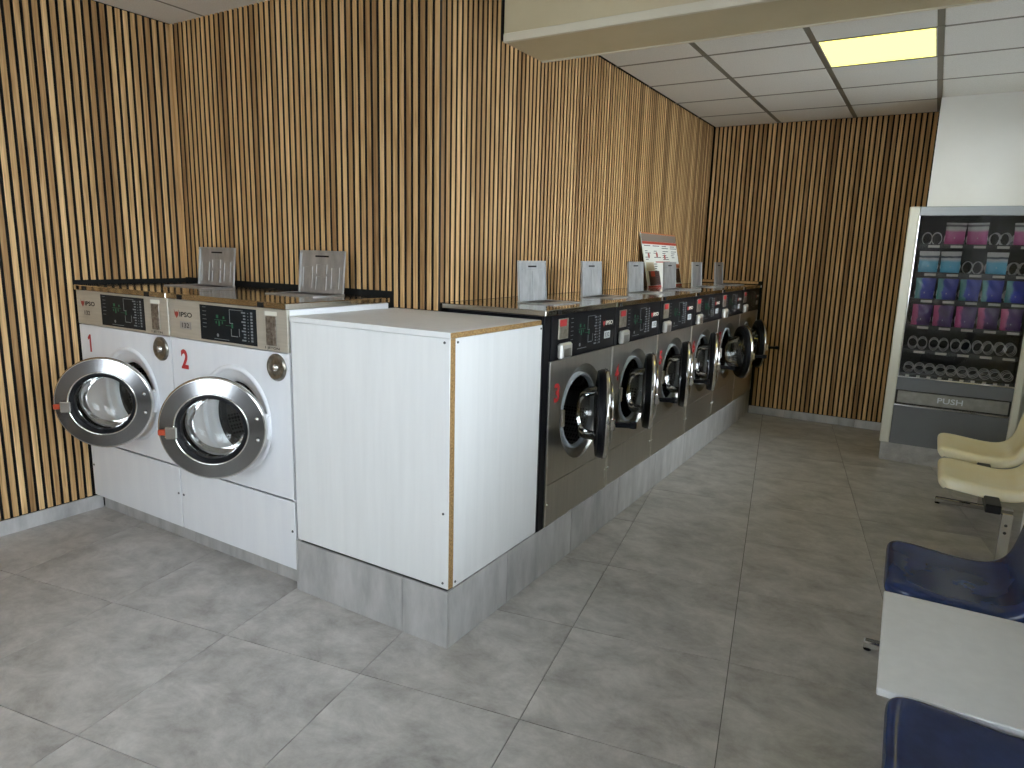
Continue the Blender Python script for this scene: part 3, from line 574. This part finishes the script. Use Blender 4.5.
SWD = 0.6875
NUMS = ['3', '4', '5', '6', '7', '8']
def steel_washer(k, label, ang):
    W, D = SWD - 0.003, 0.535
    t = thing('washing_machine', label, 'washer', (0.0, 0.731 + SWD * k, 0.2295), PI / 2, group='stainless steel coin washers in the row')
    if k == 5: W = SWD - 0.012
    z = lambda v: v - 0.2295
    cx, cz = W / 2 + 0.005, 0.718; kk = (k == 5)
    part('casing', lambda: MB().box(0.0, 0.02, 0.012, D, 0, z(1.202)).box(W - 0.02, W, 0.012, D, 0, z(1.202)).box(0.02, W - 0.02, D - 0.02, D, 0, z(1.202)).box(0.02, W - 0.02, 0.012, D - 0.02, 0, 0.02), 'black_plastic', t, key=('s_casing', kk))
    def front():
        mb = MB(); mb.holed(0.012, W - 0.006, z(0.430), z(0.998), cx, z(cz), 0.232, 0.0)
        mb.lathe([(0.232, 0.0), (0.226, 0.006), (0.214, 0.010), (0.205, 0.022), (0.190, 0.032), (0.185, 0.034)], cx, z(cz), 56)
        mb.box(0.012, W - 0.006, 0.0005, 0.011, z(0.430), z(0.448)).box(0.012, W - 0.006, 0.0005, 0.011, z(0.98), z(0.998))
        return mb
    part('front_panel', front, 'front_steel', t, key=('s_front', kk))
    part('panel_edge', lambda: MB().bbox(-0.001, 0.0115, -0.003, 0.011, 0.0, z(0.998), 0.002), 'edge_steel', t, key='s_edge')
    part('panel_edge', lambda: MB().bbox(W - 0.0055, W, -0.002, 0.011, 0.0, z(0.998), 0.001), 'edge_steel', t, key=('s_edge2', kk))
    part('porthole_seal', lambda: MB().lathe([(0.188, 0.034), (0.187, 0.016), (0.181, 0.010), (0.174, 0.014), (0.171, 0.034)], cx, z(cz), 56), 'grey_rubber', t, key=('s_seal', kk))
    drum(t, cx, z(cz), 0.42)
    part('lower_panel', lambda: MB().bbox(0.012, W - 0.006, 0.0, 0.012, 0.0, z(0.426), 0.002), 'front_steel', t, key=('s_lower', kk))
    for x in (0.022, W - 0.016): screw(t, x, 0.0, z(0.335), 0.007, 'chrome')
    part('catch', lambda: MB().bbox(-0.014, 0.014, -0.012, 0.0, -0.04, 0.04, 0.003), 'edge_steel', t, key='s_catch', loc=(cx - 0.205, 0.004, z(cz)))
    cp = part('control_panel', lambda: MB().bbox(0.0, W, -0.004, 0.012, z(1.001), z(1.202), 0.003), 'black_plastic', t, key=('s_panel', kk))
    pl = part('coin_slot', lambda: MB().bbox(0.055, 0.148, -0.010, -0.004, z(1.092), z(1.184), 0.002).box(0.075, 0.13, -0.0115, -0.0102, z(1.118), z(1.138)), 'coin_brown' if k > 2 else 'coin_plate', cp, key=('s_coin', k > 2))
    part('red_sticker', lambda: MB().bbox(0.062, 0.125, -0.0125, -0.0102, z(1.150), z(1.180), 0.001), 'red', pl, key='s_red')
    cb = part('coin_return', lambda: MB().bbox(0.052, 0.160, -0.030, -0.004, z(1.006), z(1.076), 0.008), 'coin_box', cp, key='s_return')
    part('return_flap', lambda: MB().box(0.072, 0.140, -0.0315, -0.0302, z(1.014), z(1.052)), 'steel', cb, key='s_rflap')
    wm, gm = display_print(0.165, 0.530, z(1.020), z(1.188))
    part('panel_print', wm, 'print_grey', cp, key='s_pw', loc=(0, -0.0046, 0))['kind'] = 'stuff'; part('panel_print', gm, 'print_green', cp, key='s_pg', loc=(0, -0.0046, 0))['kind'] = 'stuff'
    logo(cp, 0.535, z(1.132), 0.125, False)
    part('size_plate', lambda: MB().box(0.560, 0.632, -0.0052, -0.004, z(1.052), z(1.088)), 'print_white', cp, key='s_size')
    text('size_number', '132', 0.022, 0.050, 'print_dark', cp, (0.596, -0.0056, z(1.070)), 0.01)
    text('machine_number', NUMS[k], 0.088, 0.052, 'red', t, (0.076, -0.0012, z(0.850)), 0.035)
    make_door(t, W, cx + 0.207, z(cz), ang, False)
    tp = part('steel_top', lambda: MB().bbox(-0.001 if k else -0.078, W + 0.001, -0.014, D + 0.008, z(1.2035), z(1.2285), 0.003), 'top_steel', t, key=('s_top', k == 0, kk))
    part('top_clip', lambda: MB().box(-0.016, 0.016, -0.0165, -0.0142, 0, 0.019), 'rubber', tp, key='top_clip2', loc=(0.045, 0, z(1.206)))
    part('top_joint', lambda: MB().box(W - 0.008, W + 0.001, -0.0155, -0.0142, z(1.206), z(1.227)), 'edge_steel', tp, key=('s_joint', kk))
    flap(t, cx + 0.005, 0.30, z(1.2285), 0.265, 0.197, 0.06, False)
    return t
M['coin_plate'] = noisy('coin_plate_steel', (0.24, 0.22, 0.17), (0.42, 0.39, 0.32), scale=50, rough=0.35, metal=0.7)
ROW = [('stainless steel washer with black control panel, nearest of the row, beside the white box', 27),
       ('second stainless steel washer of the row counted from the white box', 22),
       ('third stainless steel washer of the row counted from the white box', 19),
       ('fourth stainless steel washer of the row, below the leaning poster', 17),
       ('fifth stainless steel washer of the row, second from the far wall', 30),
       ('last stainless steel washer of the row, against the far slat wall', 25)]
for k, (lab, a) in enumerate(ROW): steel_washer(k, lab, math.radians(a))
# black filler between box and row
fp = thing('filler_panel', 'narrow black filler strip between the white box and the steel washers', 'panel', (0, 0.656, 0.2295))
part('board', MB().box(-0.50, -0.004, 0.0, 0.072, 0.0, 0.972), 'black_plastic', fp)
part('front_edge', MB().bbox(-0.004, 0.001, 0.012, 0.066, 0.0, 0.972, 0.002), 'black_plastic', fp)
# slim wood batten over the last washer
tag(part('wood_batten', MB().bbox(-0.545, -0.02, YF - 0.004, YF + 0.010, 1.235, 1.259, 0.002), 'oak'), 'thin reddish wooden batten on the far wall above the last steel washer', 'batten')

# ================================================================== WHITE BOX
bx = thing('boxing_cabinet', 'white melamine corner box with raw chipboard edges between the washers', 'cabinet', (0, 0, 0.2295))
zt = 1.1905 - 0.2295
part('front_panel', MB().bbox(-0.797, -0.001, 0.002, 0.030, 0.010, zt - 0.0225, 0.001), 'white_board', bx)
part('raw_edge', MB().box(-0.0009, 0.0012, 0.0055, 0.0315, 0.010, zt - 0.0225), 'chipboard', bx)
part('side_panel', MB().bbox(-0.018, 0.0, 0.0345, 0.652, 0.006, zt - 0.0225, 0.001), 'white_board', bx)
part('left_panel', MB().bbox(-0.797, -0.781, 0.0305, 0.60, 0.010, zt - 0.0225, 0.001), 'white_board', bx)
tpn = part('top_panel', MB().bbox(-0.798, 0.004, -0.003, YB - 0.003, zt - 0.021, zt, 0.001), 'white_board', bx)
part('raw_edge', MB().box(0.0042, 0.006, -0.002, YB - 0.004, zt - 0.0205, zt - 0.0008), 'chipboard', tpn)
for x, z in ((-0.024, zt - 0.037), (-0.024, 0.30), (-0.024, 0.03)): screw(bx, x, 0.002, z, 0.005)
for y, z in ((0.046, zt - 0.037), (0.640, zt - 0.037), (0.046, 0.025)):
    o = part('screw', lambda: MB().lathe([(0.005, 0), (0.004, -0.003), (0.0004, -0.0035)], 0, 0, 10), 'screw', bx, key='screw_side', loc=(0.0, y, z)); o.rotation_euler = (0, 0, PI / 2)

# ================================================================== POSTER
pw_, ph_ = 0.80, 0.425
po = thing('instruction_poster', 'washing instruction board with red headings leaning on the slat wall behind the row', 'poster', (-0.445, 3.10, 1.2295), PI / 2)
lean = math.asin(0.092 / ph_)
bd = part('board', MB().bbox(0, pw_, 0, 0.006, 0, ph_, 0.001), 'paper', po); bd.rotation_euler = (-lean, 0, 0)
def pb(name, a, b, c, d, mat, lift=0.0006): part(name, MB().box(a * pw_, b * pw_, -lift, -0.0001, c * ph_, d * ph_), mat, bd)
pb('header_band', 0.0, 1.0, 0.84, 0.975, 'poster_grey'); pb('top_line', 0.0, 1.0, 0.976, 1.0, 'poster_orange'); pb('heading_bar', 0.0, 1.0, 0.79, 0.838, 'poster_red')
pb('photo_block', 0.06, 0.36, 0.04, 0.30, 'poster_dark'); pb('photo_block', 0.12, 0.22, 0.20, 0.30, 'poster_red', 0.001); pb('photo_block', 0.84, 0.985, 0.06, 0.34, 'poster_dark')
pb('tint_block', 0.03, 0.24, 0.31, 0.46, 'poster_cream'); pb('red_rule', 0.30, 0.72, 0.455, 0.475, 'poster_red'); pb('red_rule', 0.72, 0.735, 0.03, 0.455, 'poster_red'); pb('red_rule', 0.80, 1.0, 0.35, 0.43, 'poster_orange')
pb('foot_bar', 0.0, 0.36, 0.0, 0.035, 'poster_red'); pb('foot_bar', 0.72, 1.0, 0.0, 0.03, 'poster_red')
mb = MB(); rn = random.Random(5)
for c0 in (0.03, 0.27, 0.52, 0.78):
    for k in range(7):
        zz = 0.755 - k * 0.038 - (0.02 if k > 1 else 0)
        if rn.random() < 0.75: mb.box((c0 + 0.02 * rn.random()) * pw_, (c0 + 0.08 + 0.12 * rn.random()) * pw_, -0.0008, -0.0001, zz * ph_, (zz + 0.012) * ph_)
for k in range(9):
    zz = 0.42 - k * 0.042; mb.box(0.25 * pw_, (0.29 + 0.04 * rn.random()) * pw_, -0.0014, -0.0001, zz * ph_, (zz + 0.014) * ph_); mb.box(0.745 * pw_, 0.79 * pw_, -0.0008, -0.0001, zz * ph_, (zz + 0.008) * ph_)
part('text_lines', mb, 'print_dark', bd)['kind'] = 'stuff'
mb = MB()
for x, zz in ((0.13, 0.58), (0.36, 0.60), (0.58, 0.56)): mb.lathe([(0.022, -0.0008), (0.010, -0.0012), (0.0005, -0.0012)], x * pw_, zz * ph_, 10, False)
part('pictograms', mb, 'logo_red', bd)['kind'] = 'stuff'

# ================================================================== VENDING MACHINE
struct('trim_4', MB().box(1.19, XALC - 0.01, 3.872, 4.304, 0, 0.138), 'tile', 'low tiled plinth under the vending machine', 'plinth')
VX0, VX1, VY0, VY1, VZ0, VZ1 = 1.178, 1.995, 3.85, 4.295, 0.1385, 1.86
vm = thing('vending_machine', 'detergent vending machine with glass front and cream frame on a tiled plinth', 'vending machine', (VX0, VY0, VZ0))
X = lambda v: v - VX0
Z = lambda v: v - VZ0
DY = VY1 - VY0
part('cabinet', MB().box(0, 0.02, 0.03, DY, 0, Z(VZ1)).box(X(VX1) - 0.02, X(VX1), 0.03, DY, 0, Z(VZ1)).box(0.02, X(VX1) - 0.02, DY - 0.02, DY, 0, Z(VZ1)).box(0.02, X(VX1) - 0.02, 0.03, DY - 0.02, Z(VZ1) - 0.02, Z(VZ1)).box(0.02, X(VX1) - 0.02, 0.03, DY - 0.02, 0, 0.02), 'vend_cream', vm)
part('interior', MB().box(0.0205, 0.03, 0.04, DY - 0.021, Z(.60), Z(VZ1) - 0.021).box(X(VX1) - 0.03, X(VX1) - 0.0205, 0.04, DY - 0.021, Z(.60), Z(VZ1) - 0.021).box(0.03, X(VX1) - 0.03, DY - 0.03, DY - 0.021, Z(.60), Z(VZ1) - 0.021).box(0.03, X(VX1) - 0.03, 0.04, DY - 0.03, Z(VZ1) - 0.03, Z(VZ1) - 0.0205).box(0.03, X(VX1) - 0.03, 0.04, DY - 0.03, Z(.60), Z(.61)), 'vend_dark', vm)
part('frame_stile', MB().bbox(0.0, X(1.243), 0.0, 0.03, 0, Z(VZ1), 0.006), 'vend_cream', vm); part('frame_stile', MB().bbox(X(1.948), X(VX1), 0.0, 0.03, 0, Z(VZ1), 0.006), 'vend_cream', vm)
part('top_rail', MB().bbox(X(1.2435), X(1.9475), 0.0, 0.03, Z(1.797), Z(VZ1), 0.004), 'vend_rail', vm)
part('kick_panel', MB().bbox(X(1.2435), X(1.9475), 0.006, 0.03, 0, Z(.428), 0.003), 'vend_grey', vm)
part('middle_panel', MB().bbox(X(1.2435), X(1.9475), 0.006, 0.03, Z(.547), Z(.640), 0.002), 'vend_grey', vm)
part('flap_recess', MB().box(X(1.2435), X(1.9475), 0.022, 0.030, Z(.4405), Z(.5465)), 'vend_dark', vm)
pf = part('push_flap', MB().bbox(X(1.258), X(1.934), 0.010, 0.0215, Z(.450), Z(.540), 0.002), 'flap_steel', vm)
text('push_lettering', 'PUSH', 0.040, 0.155, 'print_white', pf, (X(1.590), 0.0095, Z(.497)), 0.01)
for zz in (.6415, .4295): part('chrome_trim', MB().bbox(X(1.2435), X(1.9475), -0.002, 0.024, Z(zz), Z(zz) + 0.010, 0.002), 'chrome', vm)
part('chrome_trim', MB().bbox(X(1.2435), X(1.2485), -0.002, 0.02, Z(.652), Z(1.7965), 0.001), 'chrome', vm)
part('door_glass', MB().box(X(1.249), X(1.947), 0.008, 0.012, Z(.652), Z(1.7965)), 'vend_glass', vm)
SHZ = [1.600, 1.402, 1.212, 1.022, 0.842, 0.664]; COLX = [1.337, 1.472, 1.607, 1.741, 1.873]
def small_coil_mb(r=0.032, pitch=0.075, turns=3.0):
    mb = MB(); n = int(turns * 22)
    return mb.tube([(r * math.cos(2 * PI * t / 22), pitch * t / 22, r + r * math.sin(2 * PI * t / 22)) for t in range(n + 1)], 0.0026, 5)
def coil_mb(r=0.042, turns=3.0, pitch=0.075):
    mb = MB(); n = int(turns * 22)
    mb.tube([(-0.030 + r * 0.72 * math.cos(2 * PI * t / 22) , pitch * t / 22, r + r * math.sin(2 * PI * t / 22)) for t in range(n + 1)], 0.0022, 5)
    mb.tube([(0.030 - r * 0.72 * math.cos(2 * PI * t / 22), pitch * t / 22, r + r * math.sin(2 * PI * t / 22)) for t in range(n + 1)], 0.0022, 5); return mb
for si, sz in enumerate(SHZ):
    sh = part('shelf', MB().box(X(1.25), X(1.945), 0.0, 0.33, -0.006, 0).box(X(1.25), X(1.945), -0.002, 0.002, -0.022, 0.006), 'tray', vm, loc=(0, 0.060, Z(sz)))
    for ci, cxx in enumerate(COLX):
        if si != 5:
            part('coil', coil_mb, 'coil_wire', sh, key='coil', loc=(X(cxx), 0.012, 0.003))
            part('price_tag', lambda: MB().box(-0.035, 0.035, -0.0035, -0.0022, -0.017, 0.0), 'tag', sh, key='price_tag', loc=(X(cxx) + 0.02, 0, -0.003))
            if ci < 4: part('divider', lambda: MB().box(-0.001, 0.001, 0.01, 0.32, 0.0003, 0.03), 'tray', sh, key='divider', loc=(X(cxx) + 0.067, 0, 0))
        else:
            for s in (-0.034, 0.034):
                part('coil', small_coil_mb, 'coil_wire', sh, key='coil_small', loc=(X(cxx) + s, 0.012, 0.003)).scale = (1 if s < 0 else -1, 1, 1)
                part('price_tag', lambda: MB().box(-0.012, 0.012, -0.0035, -0.0022, -0.014, -0.002), 'tag', sh, key='price_tag_small', loc=(X(cxx) + s, 0, -0.003))
def bag_mesh(w=0.118, h=0.150, t=0.030):
    mb = MB(); nx, nz = 10, 12; vs = []; idx = {}
    for side in (-1, 1):
        for i in range(nx + 1):
            for j in range(nz + 1):
                a = -1 + 2 * i / nx; b = j / nz
                edge = (1 - a * a) ** 0.5 if abs(a) < 1 else 0
                prof = min(1, (1 - b) * 2.2) * min(1, b * 4 + 0.35)
                wv = 0.0025 * math.sin(9 * b + 5 * a)
                ww = w / 2 * (1 + 0.06 * b - 0.03 * math.sin(b * PI))
                idx[(side, i, j)] = len(vs); vs.append((a * ww, side * (t / 2) * edge * prof + wv * edge, b * h))
    fs = []
    for i in range(nx):
        for j in range(nz):
            q = [idx[(-1, i, j)], idx[(-1, i + 1, j)], idx[(-1, i + 1, j + 1)], idx[(-1, i, j + 1)]]; fs.append(q)
            q = [idx[(1, i, j)], idx[(1, i + 1, j)], idx[(1, i + 1, j + 1)], idx[(1, i, j + 1)]]; fs.append(q[::-1])
    mb.add(vs, fs, True); return mb
ORD = ['first', 'second', 'third', 'fourth', 'fifth']
def bag(row, c, mat, desc):
    key = ('bag', mat)
    o = part('detergent_bag', bag_mesh, mat, key=key, loc=(COLX[c], VY0 + 0.060 + 0.030, SHZ[row] + 0.0035))
    o.rotation_euler = (0.06, 0.03 * random.uniform(-1, 1), 0.12 * random.uniform(-1, 1))
    sh = ['top', 'second', 'third', 'fourth'][row]
    tag(o, '%s, %s column from left on %s vending shelf' % (desc, ORD[c], sh), 'bag', 'detergent bags in the vending machine')
for c in (1, 2, 4): bag(0, c, 'bag_pinkwhite', 'pink and white detergent bag')
for c in (0, 1, 3): bag(1, c, 'bag_bluewhite', 'light blue and white detergent bag')
for c in range(5): bag(2, c, 'bag_bluegreen', 'teal and dark blue detergent bag')
for c in range(5): bag(3, c, 'bag_pinkpurple', 'pink and purple detergent bag')

# ================================================================== SEATS
def shell_mb(w=0.44):
    # profile: distance from front, height (seat 0.45), moulded one-piece shell with rolled-down rim
    P = [(0.024, -0.050), (0.007, -0.034), (0.0, -0.012), (0.006, 0.003), (0.022, 0.010), (0.06, 0.010), (0.13, 0.002), (0.21, -0.008), (0.28, -0.010), (0.325, 0.002), (0.355, 0.028), (0.372, 0.07), (0.384, 0.13), (0.398, 0.21), (0.412, 0.28), (0.422, 0.325), (0.430, 0.340), (0.440, 0.340), (0.447, 0.325)]
    Q = [-1.0, -0.995, -0.965, -0.90, -0.75, -0.5, -0.2, 0.2, 0.5, 0.75, 0.90, 0.965, 0.995, 1.0]
    rim = [1.0, 0.55, 0.18, 0.03, 0, 0, 0]; rim = rim + rim[::-1]
    n = len(P); vs = []
    for i, (d, h) in enumerate(P):
        a = P[max(i - 1, 0)]; b = P[min(i + 1, n - 1)]; tx, tz = b[0] - a[0], b[1] - a[1]; l = math.hypot(tx, tz); nx, nz = -tz / l, tx / l   # upward normal
        k = 1.0 - 0.10 * max(0.0, 1 - d / 0.05) if i < 6 else 1.0
        k *= 1.0 if h < 0.2 else 1 - 0.10 * ((h - 0.2) / 0.14) ** 2
        for j, q in enumerate(Q):
            dip = -0.012 * (1 - q * q) if 5 <= i <= 13 else 0.0
            off = -0.050 * rim[j] + dip
            vs.append((d + nx * off, q * k * w / 2, h + nz * off))
    m = len(Q); mb = MB()
    mb.add(vs, [(i * m + j, i * m + j + 1, (i + 1) * m + j + 1, (i + 1) * m + j) for i in range(n - 1) for j in range(m - 1)], True); return mb
def seat(parent, y, z, mat, label, x=0.0):
    o = part('seat_shell', shell_mb, mat, parent, key=('shell', mat), loc=(x, y, z)); o['label'] = label
    if not o.modifiers:
        s = o.modifiers.new('thickness', 'SOLIDIFY'); s.thickness = 0.006; s.offset = -1
        ss = o.modifiers.new('smooth', 'SUBSURF'); ss.levels = 1; ss.render_levels = 2
    br = part('seat_bracket', lambda: MB().bbox(0.10, 0.30, -0.018, 0.018, -0.030, -0.022, 0.003).box(0.14, 0.16, -0.014, 0.014, -0.040, -0.030).box(0.24, 0.26, -0.014, 0.014, -0.040, -0.030), 'black_plastic', o, key='seat_bracket')
    return o
def tleg(parent, x, y, ztop, length=0.40, xf=None):
    lg = part('leg', MB().bbox(-0.022, 0.022, -0.014, 0.014, 0.040, ztop, 0.004), 'chrome', parent, loc=(x, y, 0))
    ft = part('foot_bar', MB().bbox(-0.24, length - 0.24, -0.019, 0.019, 0.010, 0.0395, 0.005), 'chrome', parent, loc=(x, y, 0))
    for dx in (-0.225, length - 0.255): part('foot_pad', MB().cyl((dx, 0, 0), (dx, 0, 0.010), 0.014, 10), 'rubber', ft)
    for dz in (0.05, 0.085): screw(lg, 0.0, -0.014, ztop - dz, 0.007)
cb = thing('beam_bench', 'chrome beam bench with two cream plastic seat shells near the vending machine', 'bench', (1.522, 0, 0))
seat(cb, 2.735, 0.452, 'cream_plastic', 'cream plastic seat shell farther from the camera'); seat(cb, 2.105, 0.452, 'cream_plastic', 'cream plastic seat shell nearer the camera')
part('beam', MB().bbox(0.185, 0.245, 1.74, 3.06, 0.372, 0.412, 0.004), 'black_plastic', cb)
tleg(cb, 0.275, 2.99, 0.371); tleg(cb, 0.272, 1.775, 0.371, 0.36)
bb = thing('beam_bench', 'chrome beam bench with two dark blue seat shells and a white table', 'bench', (1.362, 0, 0), math.radians(1.65))
seat(bb, 0.70, 0.452, 'blue_plastic', 'dark blue plastic seat shell beyond the white table', 0.022); seat(bb, -0.352, 0.456, 'blue_plastic', 'dark blue plastic seat shell in front of the white table', 0.045)
part('beam', MB().bbox(0.185, 0.245, -0.70, 0.96, 0.372, 0.412, 0.004), 'black_plastic', bb)
part('table_top', MB().bbox(0.022, 0.455, -0.125, 0.452, 0.432, 0.452, 0.003), 'white_board', bb)
part('table_bracket', MB().box(0.10, 0.34, 0.12, 0.20, 0.4125, 0.4315), 'black_plastic', bb)
tleg(bb, 0.228, 0.905, 0.371); tleg(bb, 0.228, -0.64, 0.371)
